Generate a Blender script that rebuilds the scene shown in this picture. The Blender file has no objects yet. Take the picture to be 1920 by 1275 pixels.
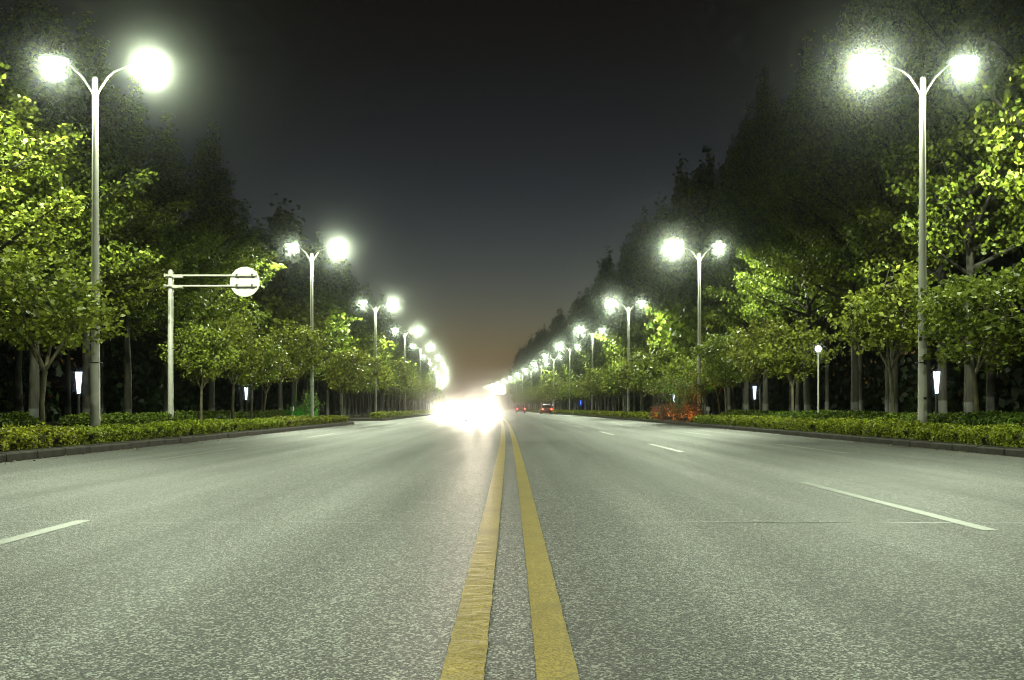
import bpy, bmesh, math, random
import numpy as np
from mathutils import Vector, Matrix

R = math.radians
sc = bpy.context.scene
col = sc.collection

# ------------------------------------------------------------------ camera
cam_d = bpy.data.cameras.new('camera'); cam = bpy.data.objects.new('camera', cam_d); col.objects.link(cam)
cam_d.sensor_width = 36.0
cam_d.lens = 36.0 * 1600 / 1920
cam_d.shift_y = 127.5 / 1920
cam_d.clip_start = 0.05; cam_d.clip_end = 3000
cam.location = (0, 0, 0.95)
cam.rotation_euler = (R(90), 0, 0)
sc.camera = cam

# ------------------------------------------------------------------ night sky
w = bpy.data.worlds.new('World'); sc.world = w; w.use_nodes = True
wn = w.node_tree.nodes; wl = w.node_tree.links
bg = wn['Background']
sky = wn.new('ShaderNodeTexSky'); sky.sky_type = 'NISHITA'; sky.sun_disc = False
sky.sun_elevation = R(-7.2); sky.sun_rotation = R(2); sky.altitude = 50
wm = wn.new('ShaderNodeMix'); wm.data_type = 'RGBA'; wm.blend_type = 'MULTIPLY'; wm.inputs[0].default_value = 1.0
wm.inputs[7].default_value = (1.22, 1.03, 0.88, 1)          # town glow, a little warmer than twilight
wl.new(sky.outputs[0], wm.inputs[6]); wl.new(wm.outputs[2], bg.inputs[0])
bg.inputs[1].default_value = 7.0

# ------------------------------------------------------------------ render
sc.view_settings.view_transform = 'Standard'
sc.view_settings.look = 'None'
sc.view_settings.exposure = 0.0
sc.view_settings.gamma = 1.0
sc.render.engine = 'CYCLES'
cy = sc.cycles
cy.use_denoising = True
cy.denoiser = 'OPENIMAGEDENOISE'
cy.denoising_input_passes = 'RGB_ALBEDO_NORMAL'
cy.use_adaptive_sampling = True
cy.adaptive_threshold = 0.012
cy.max_bounces = 3; cy.diffuse_bounces = 2; cy.glossy_bounces = 2
cy.transmission_bounces = 3; cy.volume_bounces = 0; cy.transparent_max_bounces = 8
cy.sample_clamp_indirect = 3.0; cy.sample_clamp_direct = 0.0
cy.caustics_reflective = False; cy.caustics_refractive = False
cy.use_light_tree = True
cy.filter_width = 1.1

# ------------------------------------------------------------------ numbers
LAMP_WATT = 5200.0
HEAD_WATT = 6500.0
HAZE = 0.00005
HAZE_BLOOM = 0.0033
LAMP_COL = (0.88, 1.0, 0.71)
K = 1.55e-4
YS = 300.0


def cx(y):
    """sideways shift of the road axis: a long bend to the left"""
    if y <= 0:
        return 0.0
    if y <= YS:
        return -K * y * y
    return -K * YS * YS - 2 * K * YS * (y - YS)


def hx(y):
    return math.atan(2 * K * max(0.0, min(y, YS)))      # heading of the axis, turned to the left


KL, KR = -8.85, 9.85        # faces of the kerbs
VZ = 0.16                   # top of the verge
LAMP_X, LAMP_Y0, LAMP_S = 11.1, 22.9, 26.0


# ------------------------------------------------------------------ helpers
def tag(o, label=None, cat=None, group=None, kind=None):
    if label: o['label'] = label
    if cat: o['category'] = cat
    if group: o['group'] = group
    if kind: o['kind'] = kind
    return o


def link(name, me, parent=None):
    o = bpy.data.objects.new(name, me); col.objects.link(o)
    if parent: o.parent = parent
    return o


def empty(name, loc=(0, 0, 0), rz=0.0):
    o = bpy.data.objects.new(name, None); col.objects.link(o)
    o.location = loc; o.rotation_euler = (0, 0, rz); o.empty_display_size = 0.2
    return o


def copy_tree(o, parent=None):
    c = o.copy(); col.objects.link(c)
    if parent:
        c.parent = parent
    for ch in list(o.children):
        copy_tree(ch, c)
    return c


class MB:
    """collects vertices and faces (with a material index and a smooth flag)"""
    def __init__(s):
        s.v = []; s.f = []; s.m = []; s.sm = []

    def add(s, vs, fs, m=0, smooth=False):
        b = len(s.v); s.v.extend([tuple(p) for p in vs])
        for f in fs:
            s.f.append([b + i for i in f]); s.m.append(m); s.sm.append(smooth)

    def box(s, x0, x1, y0, y1, z0, z1, m=0, M=None):
        vs = [(x, y, z) for z in (z0, z1) for y in (y0, y1) for x in (x0, x1)]
        if M is not None: vs = [M @ Vector(p) for p in vs]
        s.add(vs, [(0, 2, 3, 1), (4, 5, 7, 6), (0, 1, 5, 4), (2, 6, 7, 3), (0, 4, 6, 2), (1, 3, 7, 5)], m)

    def tube(s, pts, rad, n=8, m=0, caps=True, smooth=True, squash=1.0):
        pts = [Vector(p) for p in pts]
        if not hasattr(rad, '__len__'): rad = [rad] * len(pts)
        vs = []; up = None
        for i, p in enumerate(pts):
            d = (pts[min(i + 1, len(pts) - 1)] - pts[max(i - 1, 0)]).normalized()
            if up is None:
                up = Vector((0, 0, 1)) if abs(d.z) < 0.9 else Vector((1, 0, 0))
            a = (up - d * up.dot(d)).normalized(); b = d.cross(a); up = a
            for k in range(n):
                t = 2 * math.pi * k / n
                vs.append(p + (a * math.cos(t) * squash + b * math.sin(t)) * rad[i])
        fs = []
        for i in range(len(pts) - 1):
            for k in range(n):
                fs.append((i * n + k, i * n + (k + 1) % n, (i + 1) * n + (k + 1) % n, (i + 1) * n + k))
        s.add(vs, fs, m, smooth)
        if caps:
            e = len(vs) - n
            s.add(vs[:n], [tuple(range(n))[::-1]], m)
            s.add(vs[e:], [tuple(range(n))], m)

    def lathe(s, prof, n=16, m=0, c=(0, 0, 0), sx=1.0, sy=1.0, smooth=True):
        vs = []
        for r, z in prof:
            for k in range(n):
                t = 2 * math.pi * k / n
                vs.append((c[0] + r * sx * math.cos(t), c[1] + r * sy * math.sin(t), c[2] + z))
        fs = []
        for i in range(len(prof) - 1):
            for k in range(n):
                fs.append((i * n + k, i * n + (k + 1) % n, (i + 1) * n + (k + 1) % n, (i + 1) * n + k))
        fs.append(tuple(range(n))[::-1]); e = (len(prof) - 1) * n
        fs.append(tuple(range(e, e + n)))
        s.add(vs, fs, m, smooth)

    def mesh(s, name, mats):
        me = bpy.data.meshes.new(name)
        me.from_pydata(s.v, [], s.f)
        for mt in (mats if isinstance(mats, (list, tuple)) else [mats]):
            me.materials.append(mt)
        me.polygons.foreach_set('material_index', s.m)
        me.polygons.foreach_set('use_smooth', s.sm)
        me.update()
        return me

    def build(s, name, mats, parent=None):
        return link(name, s.mesh(name, mats), parent)


# ------------------------------------------------------------------ materials
class NT:
    def __init__(s, name):
        s.mat = bpy.data.materials.new(name); s.mat.use_nodes = True
        s.n = s.mat.node_tree.nodes; s.l = s.mat.node_tree.links
        s.p = s.n['Principled BSDF']; s.out = s.n['Material Output']

    def node(s, t, **kw):
        nd = s.n.new(t)
        for k, v in kw.items():
            if k.startswith('_'): setattr(nd, k[1:], v)
            else: nd.inputs[k.replace('__', ' ')].default_value = v
        return nd

    def link(s, a, b): s.l.new(a, b)

    def ramp(s, fac, stops):
        r = s.n.new('ShaderNodeValToRGB'); e = r.color_ramp.elements
        while len(e) < len(stops): e.new(0.5)
        for i, (p, c) in enumerate(stops):
            e[i].position = p; e[i].color = (c[0], c[1], c[2], 1) if hasattr(c, '__len__') else (c, c, c, 1)
        s.l.new(fac, r.inputs[0]); return r

    def mix(s, fac, a, b, mode='MIX'):
        m = s.n.new('ShaderNodeMix'); m.data_type = 'RGBA'; m.blend_type = mode
        for i, x in ((0, fac), (6, a), (7, b)):
            if isinstance(x, bpy.types.NodeSocket): s.l.new(x, m.inputs[i])
            elif hasattr(x, '__len__'): m.inputs[i].default_value = (*x[:3], 1)
            else: m.inputs[i].default_value = x
        return m.outputs[2]

    def bump(s, h, strength, dist):
        b = s.node('ShaderNodeBump', Strength=strength, Distance=dist)
        s.l.new(h, b.inputs['Height']); s.l.new(b.outputs[0], s.p.inputs['Normal']); return b


def simple(name, c, rough=0.5, metal=0.0, noise=0.15, scale=8.0, bump=0.0):
    t = NT(name)
    co = t.node('ShaderNodeTexCoord')
    nz = t.node('ShaderNodeTexNoise', Scale=scale, Detail=5.0); t.link(co.outputs['Object'], nz.inputs[0])
    lo = tuple(x * (1 - noise) for x in c); hi = tuple(min(1, x * (1 + noise)) for x in c)
    rp = t.ramp(nz.outputs[0], [(0.3, lo), (0.7, hi)])
    t.link(rp.outputs[0], t.p.inputs['Base Color'])
    t.p.inputs['Roughness'].default_value = rough; t.p.inputs['Metallic'].default_value = metal
    if bump: t.bump(nz.outputs[0], bump, 0.02)
    return t.mat


def emissive(name, c, strength, sampled=True):
    t = NT(name)
    t.p.inputs['Base Color'].default_value = (0.8, 0.8, 0.8, 1)
    t.p.inputs['Emission Color'].default_value = (*c, 1)
    t.p.inputs['Emission Strength'].default_value = strength
    if not sampled: t.mat.cycles.emission_sampling = 'NONE'
    return t.mat


def leaf_material(name, dark, light, transl=0.35, rough=0.45):
    t = NT(name)
    at = t.node('ShaderNodeAttribute', _attribute_name='rnd')
    oi = t.node('ShaderNodeObjectInfo')
    rp = t.ramp(at.outputs['Fac'], [(0.0, dark), (0.45, tuple(0.45 * a + 0.55 * b for a, b in zip(dark, light))), (1.0, tuple(min(1, x * 1.45) for x in light))])
    hs = t.node('ShaderNodeHueSaturation', Saturation=1.0, Value=1.0)
    mr = t.node('ShaderNodeMapRange'); mr.inputs[3].default_value = 0.485; mr.inputs[4].default_value = 0.515
    t.link(oi.outputs['Random'], mr.inputs[0]); t.link(mr.outputs[0], hs.inputs['Hue'])
    t.link(rp.outputs[0], hs.inputs['Color'])
    t.link(hs.outputs[0], t.p.inputs['Base Color'])
    t.p.inputs['Roughness'].default_value = rough
    t.p.inputs['Specular IOR Level'].default_value = 0.32
    tr = t.node('ShaderNodeBsdfTranslucent'); t.link(hs.outputs[0], tr.inputs[0])
    mx = t.node('ShaderNodeMixShader'); mx.inputs[0].default_value = transl
    t.link(t.p.outputs[0], mx.inputs[1]); t.link(tr.outputs[0], mx.inputs[2])
    t.link(mx.outputs[0], t.out.inputs[0])
    return t.mat


def asphalt():
    t = NT('asphalt')
    co = t.node('ShaderNodeTexCoord')
    ob = co.outputs['Object']
    v1 = t.node('ShaderNodeTexVoronoi', Scale=108.0); t.link(ob, v1.inputs[0])            # stones about a centimetre
    v2 = t.node('ShaderNodeTexVoronoi', Scale=48.0); t.link(ob, v2.inputs[0])
    n2 = t.node('ShaderNodeTexNoise', Scale=0.35, Detail=4.0); t.link(ob, n2.inputs[0])
    mp = t.node('ShaderNodeMapping'); mp.inputs['Scale'].default_value = (1.3, 0.035, 1); t.link(ob, mp.inputs[0])
    n3 = t.node('ShaderNodeTexNoise', Scale=1.0, Detail=5.0); t.link(mp.outputs[0], n3.inputs[0])   # wheel tracks along the road
    sep = t.node('ShaderNodeSeparateColor'); t.link(v1.outputs['Color'], sep.inputs[0])
    sep2 = t.node('ShaderNodeSeparateColor'); t.link(v2.outputs['Color'], sep2.inputs[0])
    av = t.node('ShaderNodeMath', _operation='MULTIPLY_ADD'); t.link(sep2.outputs[1], av.inputs[0]); av.inputs[1].default_value = 0.22
    t.link(sep.outputs[0], av.inputs[2])
    stone = t.ramp(av.outputs[0], [(0.20, (0.004, 0.004, 0.004)), (0.54, (0.0165, 0.017, 0.0165)), (0.80, (0.052, 0.054, 0.050)), (1.0, (0.30, 0.31, 0.285))])
    tr = t.ramp(n3.outputs[0], [(0.3, 0.68), (0.7, 1.18)])
    c = t.mix(1.0, stone.outputs[0], tr.outputs[0], 'MULTIPLY')
    pt = t.ramp(n2.outputs[0], [(0.3, 0.85), (0.7, 1.1)])
    c = t.mix(1.0, c, pt.outputs[0], 'MULTIPLY')
    # oil-darkened lane middles, old patches and thin cracks
    mp4 = t.node('ShaderNodeMapping'); mp4.inputs['Scale'].default_value = (0.55, 0.10, 1); t.link(ob, mp4.inputs[0])
    n4 = t.node('ShaderNodeTexNoise', Scale=1.0, Detail=3.0, Distortion=0.6); t.link(mp4.outputs[0], n4.inputs[0])
    st_ = t.ramp(n4.outputs[0], [(0.30, 0.62), (0.46, 1.0), (0.62, 1.08)])
    c = t.mix(1.0, c, st_.outputs[0], 'MULTIPLY')
    nw = t.node('ShaderNodeTexNoise', Scale=1.6, Detail=4.0); t.link(ob, nw.inputs[0])
    wv = t.node('ShaderNodeVectorMath', _operation='MULTIPLY_ADD'); t.link(nw.outputs['Color'], wv.inputs[0]); wv.inputs[1].default_value = (0.7, 0.7, 0); t.link(ob, wv.inputs[2])
    ck = t.node('ShaderNodeTexVoronoi', _feature='DISTANCE_TO_EDGE', Scale=0.22); t.link(wv.outputs[0], ck.inputs[0])
    cl = t.ramp(ck.outputs['Distance'], [(0.0, 1.0), (0.0022, 0.0)])
    nm = t.node('ShaderNodeTexNoise', Scale=0.3, Detail=2.0); t.link(ob, nm.inputs[0])
    cm = t.ramp(nm.outputs[0], [(0.50, 0.0), (0.58, 0.8)])
    fm = t.node('ShaderNodeMath', _operation='MULTIPLY'); t.link(cl.outputs[0], fm.inputs[0]); t.link(cm.outputs[0], fm.inputs[1])
    c = t.mix(fm.outputs[0], c, (0.008, 0.008, 0.008))
    t.link(c, t.p.inputs['Base Color'])
    rr = t.ramp(n3.outputs[0], [(0.3, 0.60), (0.7, 0.46)])
    t.link(rr.outputs[0], t.p.inputs['Roughness'])
    t.p.inputs['Specular IOR Level'].default_value = 0.34
    t.bump(v1.outputs['Distance'], 0.75, 0.007).invert = True
    return t.mat


def paint(name, c, wear):
    t = NT(name)
    co = t.node('ShaderNodeTexCoord'); ob = co.outputs['Object']
    n1 = t.node('ShaderNodeTexNoise', Scale=110.0, Detail=6.0); t.link(ob, n1.inputs[0])
    n2 = t.node('ShaderNodeTexNoise', Scale=3.0, Detail=5.0); t.link(ob, n2.inputs[0])
    mp = t.node('ShaderNodeMapping'); mp.inputs['Scale'].default_value = (9.0, 11.0, 1); t.link(ob, mp.inputs[0])
    n3 = t.node('ShaderNodeTexNoise', Scale=1.0, Detail=3.0); t.link(mp.outputs[0], n3.inputs[0])    # ripples of thick paint across the line
    base = t.ramp(n2.outputs[0], [(0.25, tuple(x * 0.55 for x in c)), (0.5, tuple(x * 0.9 for x in c)), (0.75, tuple(x * 1.1 for x in c))])
    wr = t.ramp(n1.outputs[0], [(wear, 0.0), (wear + 0.12, 1.0)])
    cc = t.mix(wr.outputs[0], tuple(x * 0.4 for x in c), base.outputs[0])
    t.link(cc, t.p.inputs['Base Color']); t.p.inputs['Roughness'].default_value = 0.42
    t.bump(n3.outputs[0], 0.18, 0.010)
    return t.mat


def soil():
    t = NT('soil')
    co = t.node('ShaderNodeTexCoord'); ob = co.outputs['Object']
    n1 = t.node('ShaderNodeTexNoise', Scale=5.0, Detail=8.0); t.link(ob, n1.inputs[0])
    n2 = t.node('ShaderNodeTexNoise', Scale=0.4, Detail=4.0); t.link(ob, n2.inputs[0])
    a = t.ramp(n1.outputs[0], [(0.3, (0.025, 0.02, 0.013)), (0.7, (0.075, 0.06, 0.04))])
    g = t.ramp(n2.outputs[0], [(0.45, 0.0), (0.6, 0.6)])
    c = t.mix(g.outputs[0], a.outputs[0], (0.03, 0.045, 0.012))
    t.link(c, t.p.inputs['Base Color']); t.p.inputs['Roughness'].default_value = 0.9
    t.bump(n1.outputs[0], 0.8, 0.05)
    return t.mat


def bark(name, c, white_to=None):
    t = NT(name)
    co = t.node('ShaderNodeTexCoord'); ob = co.outputs['Object']
    mp = t.node('ShaderNodeMapping'); mp.inputs['Scale'].default_value = (9, 9, 2.2); t.link(ob, mp.inputs[0])
    n1 = t.node('ShaderNodeTexNoise', Scale=1.0, Detail=6.0); t.link(mp.outputs[0], n1.inputs[0])
    a = t.ramp(n1.outputs[0], [(0.35, tuple(x * 0.5 for x in c)), (0.55, c), (0.7, tuple(x * 1.5 for x in c))])
    o = a.outputs[0]
    if white_to:
        sp = t.node('ShaderNodeSeparateXYZ'); t.link(ob, sp.inputs[0])
        lt = t.node('ShaderNodeMath', _operation='LESS_THAN'); t.link(sp.outputs[2], lt.inputs[0]); lt.inputs[1].default_value = white_to
        o = t.mix(lt.outputs[0], o, (0.10, 0.10, 0.09))
    t.link(o, t.p.inputs['Base Color']); t.p.inputs['Roughness'].default_value = 0.85
    t.bump(n1.outputs[0], 0.6, 0.03)
    return t.mat


M = {}
M['asphalt'] = asphalt()
M['yellow'] = paint('yellow_road_paint', (0.37, 0.27, 0.055), 0.43)
M['white_paint'] = paint('white_road_paint', (0.22, 0.23, 0.205), 0.44)
M['seam'] = paint('pale_seam', (0.20, 0.205, 0.185), 0.44)
M['soil'] = soil()
M['concrete'] = simple('kerb_concrete', (0.045, 0.041, 0.034), 0.9, 0, 0.5, 5, 0.5)
M['pole'] = simple('painted_pole', (0.46, 0.45, 0.40), 0.42, 0, 0.06, 5)
M['head'] = simple('lamp_housing', (0.5, 0.5, 0.48), 0.4, 0, 0.06, 5)
M['dark'] = simple('dark_metal', (0.03, 0.03, 0.03), 0.5, 0.3, 0.1)
M['signgrey'] = simple('sign_back', (0.62, 0.61, 0.55), 0.5, 0.0, 0.10, 3)
M['lens'] = emissive('lamp_glass', LAMP_COL, 30.0, False)
M['lantern'] = emissive('lantern_panel', (0.72, 0.84, 1.0), 3.0)
M['lantern_blue'] = emissive('lantern_panel_blue', (0.02, 0.08, 1.0), 6.0)
M['globe'] = emissive('globe_glass', (0.95, 1.0, 0.95), 12.0)
M['leaf_tall'] = leaf_material('tall_tree_leaf', (0.04, 0.065, 0.008), (0.255, 0.31, 0.036), 0.30)
M['leaf_small'] = leaf_material('small_tree_leaf', (0.035, 0.052, 0.008), (0.31, 0.35, 0.048), 0.28, 0.42)
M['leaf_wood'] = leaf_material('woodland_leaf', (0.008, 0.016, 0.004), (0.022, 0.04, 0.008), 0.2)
M['leaf_litter'] = leaf_material('dry_leaf', (0.05, 0.035, 0.015), (0.16, 0.12, 0.05), 0.1)
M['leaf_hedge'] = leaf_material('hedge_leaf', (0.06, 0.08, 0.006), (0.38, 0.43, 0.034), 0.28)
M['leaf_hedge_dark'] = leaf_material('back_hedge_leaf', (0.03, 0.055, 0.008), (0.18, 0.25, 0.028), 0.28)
M['leaf_red'] = leaf_material('shrub_red_leaf', (0.05, 0.035, 0.022), (0.11, 0.085, 0.05), 0.3)
M['leaf_shrub'] = leaf_material('shrub_leaf', (0.07, 0.09, 0.03), (0.19, 0.22, 0.06), 0.3)
M['bark_tall'] = bark('tall_tree_bark', (0.036, 0.032, 0.022), 0.85)
M['bark_small'] = bark('small_tree_bark', (0.16, 0.14, 0.085))
M['twig'] = simple('hedge_twigs', (0.022, 0.022, 0.010), 0.9, 0, 0.4, 20)


# ------------------------------------------------------------------ the setting
def strip(xl, xr, y0, y1, z, step=4.0, jitter=0.0, rng=None, xl2=None, xr2=None):
    """sheet along the road between two offsets from its axis"""
    mb = MB(); n = max(1, int(math.ceil((y1 - y0) / step))); vs = []
    for i in range(n + 1):
        y = y0 + (y1 - y0) * i / n
        j1 = rng.uniform(-jitter, jitter) if rng else 0; j2 = rng.uniform(-jitter, jitter) if rng else 0
        vs += [(xl + j1 + cx(y), y, z), (xr + j2 + cx(y), y, z)]
    mb.add(vs, [(2 * i, 2 * i + 1, 2 * i + 3, 2 * i + 2) for i in range(n)])
    return mb


g = MB(); g.add([(-900, -300, -0.06), (900, -300, -0.06), (900, 1600, -0.06), (-900, 1600, -0.06)], [(0, 1, 2, 3)])
tag(g.build('ground', M['soil']), kind='structure')
road = tag(strip(KL - 0.02, KR + 0.02, -60, 760, 0.0).build('road', M['asphalt']), kind='structure')
J0, J1 = 50.5, 63.0       # the side road on the left
sd = MB(); sd.add([(-44, J0 - 0.3, -0.004), (KL + cx(57), J0 - 0.3, -0.004), (KL + cx(57), J1 + 0.3, -0.004), (-44, J1 + 0.3, -0.004)], [(0, 1, 2, 3)])
tag(sd.build('side_road', M['asphalt']), kind='structure')


def verge(xa, xb, y0, y1):
    """raised planting ground as a slab with its sides"""
    lo = strip(xa, xb, y0, y1, VZ)
    n = len(lo.v)
    vs = lo.v + [(p[0], p[1], -0.05) for p in lo.v]
    k = n // 2
    fs = list(lo.f)
    for i in range(k - 1):
        for s_ in (0, 1):
            a, b = 2 * i + s_, 2 * i + 2 + s_
            fs.append([a, b, b + n, a + n])
    fs += [[0, 1, 1 + n, n], [n - 2, n - 1, 2 * n - 1, 2 * n - 2]]
    m = MB(); m.add(vs, fs); return m


for xa, xb, y0, y1 in ((-70, KL - 0.13, -60, J0 - 0.13), (-70, KL - 0.13, J1 + 0.13, 760), (KR + 0.13, 70, -60, 760)):
    tag(verge(xa, xb, y0, y1).build('verge', M['soil']), kind='structure')

# kerbs: stones one by one near the camera, one run beyond
rng = random.Random(3)
stone = MB()
sv = [(-0.06, -0.49), (0.06, -0.49), (0.06, 0.49), (-0.06, 0.49)]
stone.add([(x, y, -0.03) for x, y in sv] + [(x, y, 0.125) for x, y in sv] +
          [(x * 0.72, y * 0.975, 0.15) for x, y in sv],
          [(0, 1, 5, 4), (1, 2, 6, 5), (2, 3, 7, 6), (3, 0, 4, 7), (4, 5, 9, 8), (5, 6, 10, 9), (6, 7, 11, 10), (7, 4, 8, 11), (8, 9, 10, 11)])
stone_me = stone.mesh('kerb_stone', M['concrete'])
for side, xk, ye in ((-1, KL, J0), (1, KR, 62)):
    far = MB()
    for y0, y1 in (((J1, 420),) if side < 0 else ((62.0, 420),)):
        a, b = (xk - 0.12, xk) if side < 0 else (xk, xk + 0.12)
        t_ = strip(a, b, y0, y1, 0.14); far.add(t_.v, t_.f)
        e = [p for i, p in enumerate(t_.v) if i % 2 == (1 if side < 0 else 0)]
        n = len(e); far.add(e + [(p[0], p[1], -0.02) for p in e], [(i, i + 1, i + 1 + n, i + n) for i in range(n - 1)])
    kerb = tag(far.build('kerb', M['concrete']), kind='structure')
    y = 3.5
    while y < ye:
        o = link('kerb_stone', stone_me, kerb)
        o.location = (xk + side * 0.06 + cx(y) + rng.uniform(-0.008, 0.008), y, rng.uniform(-0.012, 0.004))
        o.rotation_euler = (0, rng.uniform(-0.03, 0.03), hx(y) + rng.uniform(-0.006, 0.006))
        y += 1.0
    if side < 0:
        for yy in (J0, J1):
            for k in range(24):
                o = link('kerb_stone', stone_me, kerb)
                o.location = (KL - 0.62 - k + cx(yy), yy + (0.06 if yy == J1 else -0.06), -0.003); o.rotation_euler = (0, 0, R(90))

# painted lines on the road
for x0, x1 in ((-0.2495, -0.0968), (0.0894, 0.2365)):
    r2 = random.Random(int(x0 * 1000))
    near = strip(x0, x1, -4, 40, 0.004, 0.09, 0.0028, r2)
    farl = strip(x0, x1, 40, 330, 0.004, 3.0)
    near.add(farl.v, farl.f)
    near.build('yellow_line', M['yellow'], road)
for x, s0 in ((3.72, 6.61), (7.05, 6.2), (-3.6, 2.9), (-6.45, 4.0)):
    y = s0 - 11.7
    while y < 150:
        r2 = random.Random(int(y * 10))
        if not (x == -3.6 and 10 < y < 45): strip(x - 0.065, x + 0.065, y, y + 4.3, 0.004, 0.4, 0.004, r2).build('lane_dash', M['white_paint'], road)
        y += 11.7
# a pale filled seam across the road
r2 = random.Random(9); sm = MB(); vs = []; n = 90
for i in range(n + 1):
    x = KL + 0.5 + (KR - KL - 1.0) * i / n
    yy = 7.07 + 0.035 * math.sin(x * 0.9) + r2.uniform(-0.008, 0.008) - 0.004 * x
    wd = (0.008 if x < 1.5 else 0.020) * r2.uniform(0.35, 1.2)
    vs += [(x, yy - wd, 0.003), (x, yy + wd, 0.003)]
sm.add(vs, [(2 * i, 2 * i + 2, 2 * i + 3, 2 * i + 1) for i in range(n)])
sm.build('seam', M['seam'], road)


# ------------------------------------------------------------------ leaves
def leaf_arrays(P, N, size, rng, droop=0.25):
    """P centres, N normals -> folded diamond leaves as arrays: verts (n*4,3)"""
    n = len(P)
    T = rng.normal(size=(n, 3)); T -= (T * N).sum(1)[:, None] * N
    T /= np.linalg.norm(T, axis=1)[:, None] + 1e-9
    B = np.cross(N, T)
    s = size * rng.uniform(0.65, 1.25, n)[:, None]
    base = P - T * s * 0.5
    tip = P + T * s * 0.5 - N * s * droop
    l = P - B * s * 0.36 + T * s * 0.05 - N * s * 0.1
    r = P + B * s * 0.36 + T * s * 0.05 - N * s * 0.1
    return np.stack([base, r, tip, l], 1).reshape(-1, 3)


def leaf_mesh(name, V, rnd, mats, extra=None):
    """quads from V (4 per leaf) plus an optional MB of other faces (material 1)"""
    n = len(V) // 4
    ev = np.array(extra.v, dtype=np.float32).reshape(-1, 3) if extra else np.zeros((0, 3), np.float32)
    ef = extra.f if extra else []
    me = bpy.data.meshes.new(name)
    allv = np.concatenate([V.astype(np.float32), ev])
    me.vertices.add(len(allv)); me.vertices.foreach_set('co', allv.ravel())
    idx = np.arange(n * 4, dtype=np.int32)
    eidx = np.array([i + n * 4 for f in ef for i in f], dtype=np.int32)
    loops = np.concatenate([idx, eidx]).astype(np.int32)
    me.loops.add(len(loops)); me.loops.foreach_set('vertex_index', loops)
    tot = np.concatenate([np.full(n, 4), np.array([len(f) for f in ef], dtype=int)]).astype(np.int32)
    st = np.concatenate([[0], np.cumsum(tot)[:-1]]).astype(np.int32)
    me.polygons.add(len(tot)); me.polygons.foreach_set('loop_start', st); me.polygons.foreach_set('loop_total', tot)
    mi = np.concatenate([np.zeros(n, np.int32), np.ones(len(ef), np.int32)])
    for m in mats: me.materials.append(m)
    me.polygons.foreach_set('material_index', mi)
    me.update(calc_edges=True)
    at = me.attributes.new('rnd', 'FLOAT', 'FACE')
    at.data.foreach_set('value', np.concatenate([rnd, np.zeros(len(ef))]).astype(np.float32))
    me.validate()
    return me


def clusters_to_leaves(C, spread, per, size, rng, up=0.6):
    """C (n,3) cluster centres, spread (n,3)"""
    n = len(C)
    P = np.repeat(C, per, 0); S = np.repeat(spread, per, 0)
    off = rng.normal(size=(n * per, 3)) * S
    P = P + off
    N = rng.normal(size=(n * per, 3)) * 0.75
    N[:, 2] += up
    N += off / (np.linalg.norm(S, axis=1)[:, None] + 1e-6) * 0.5
    N /= np.linalg.norm(N, axis=1)[:, None] + 1e-9
    crnd = np.repeat(rng.uniform(-0.1, 0.3, n), per)
    rnd = np.clip(crnd + rng.uniform(0, 0.8, n * per), 0, 1)
    return leaf_arrays(P, N, size, rng), rnd


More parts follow.
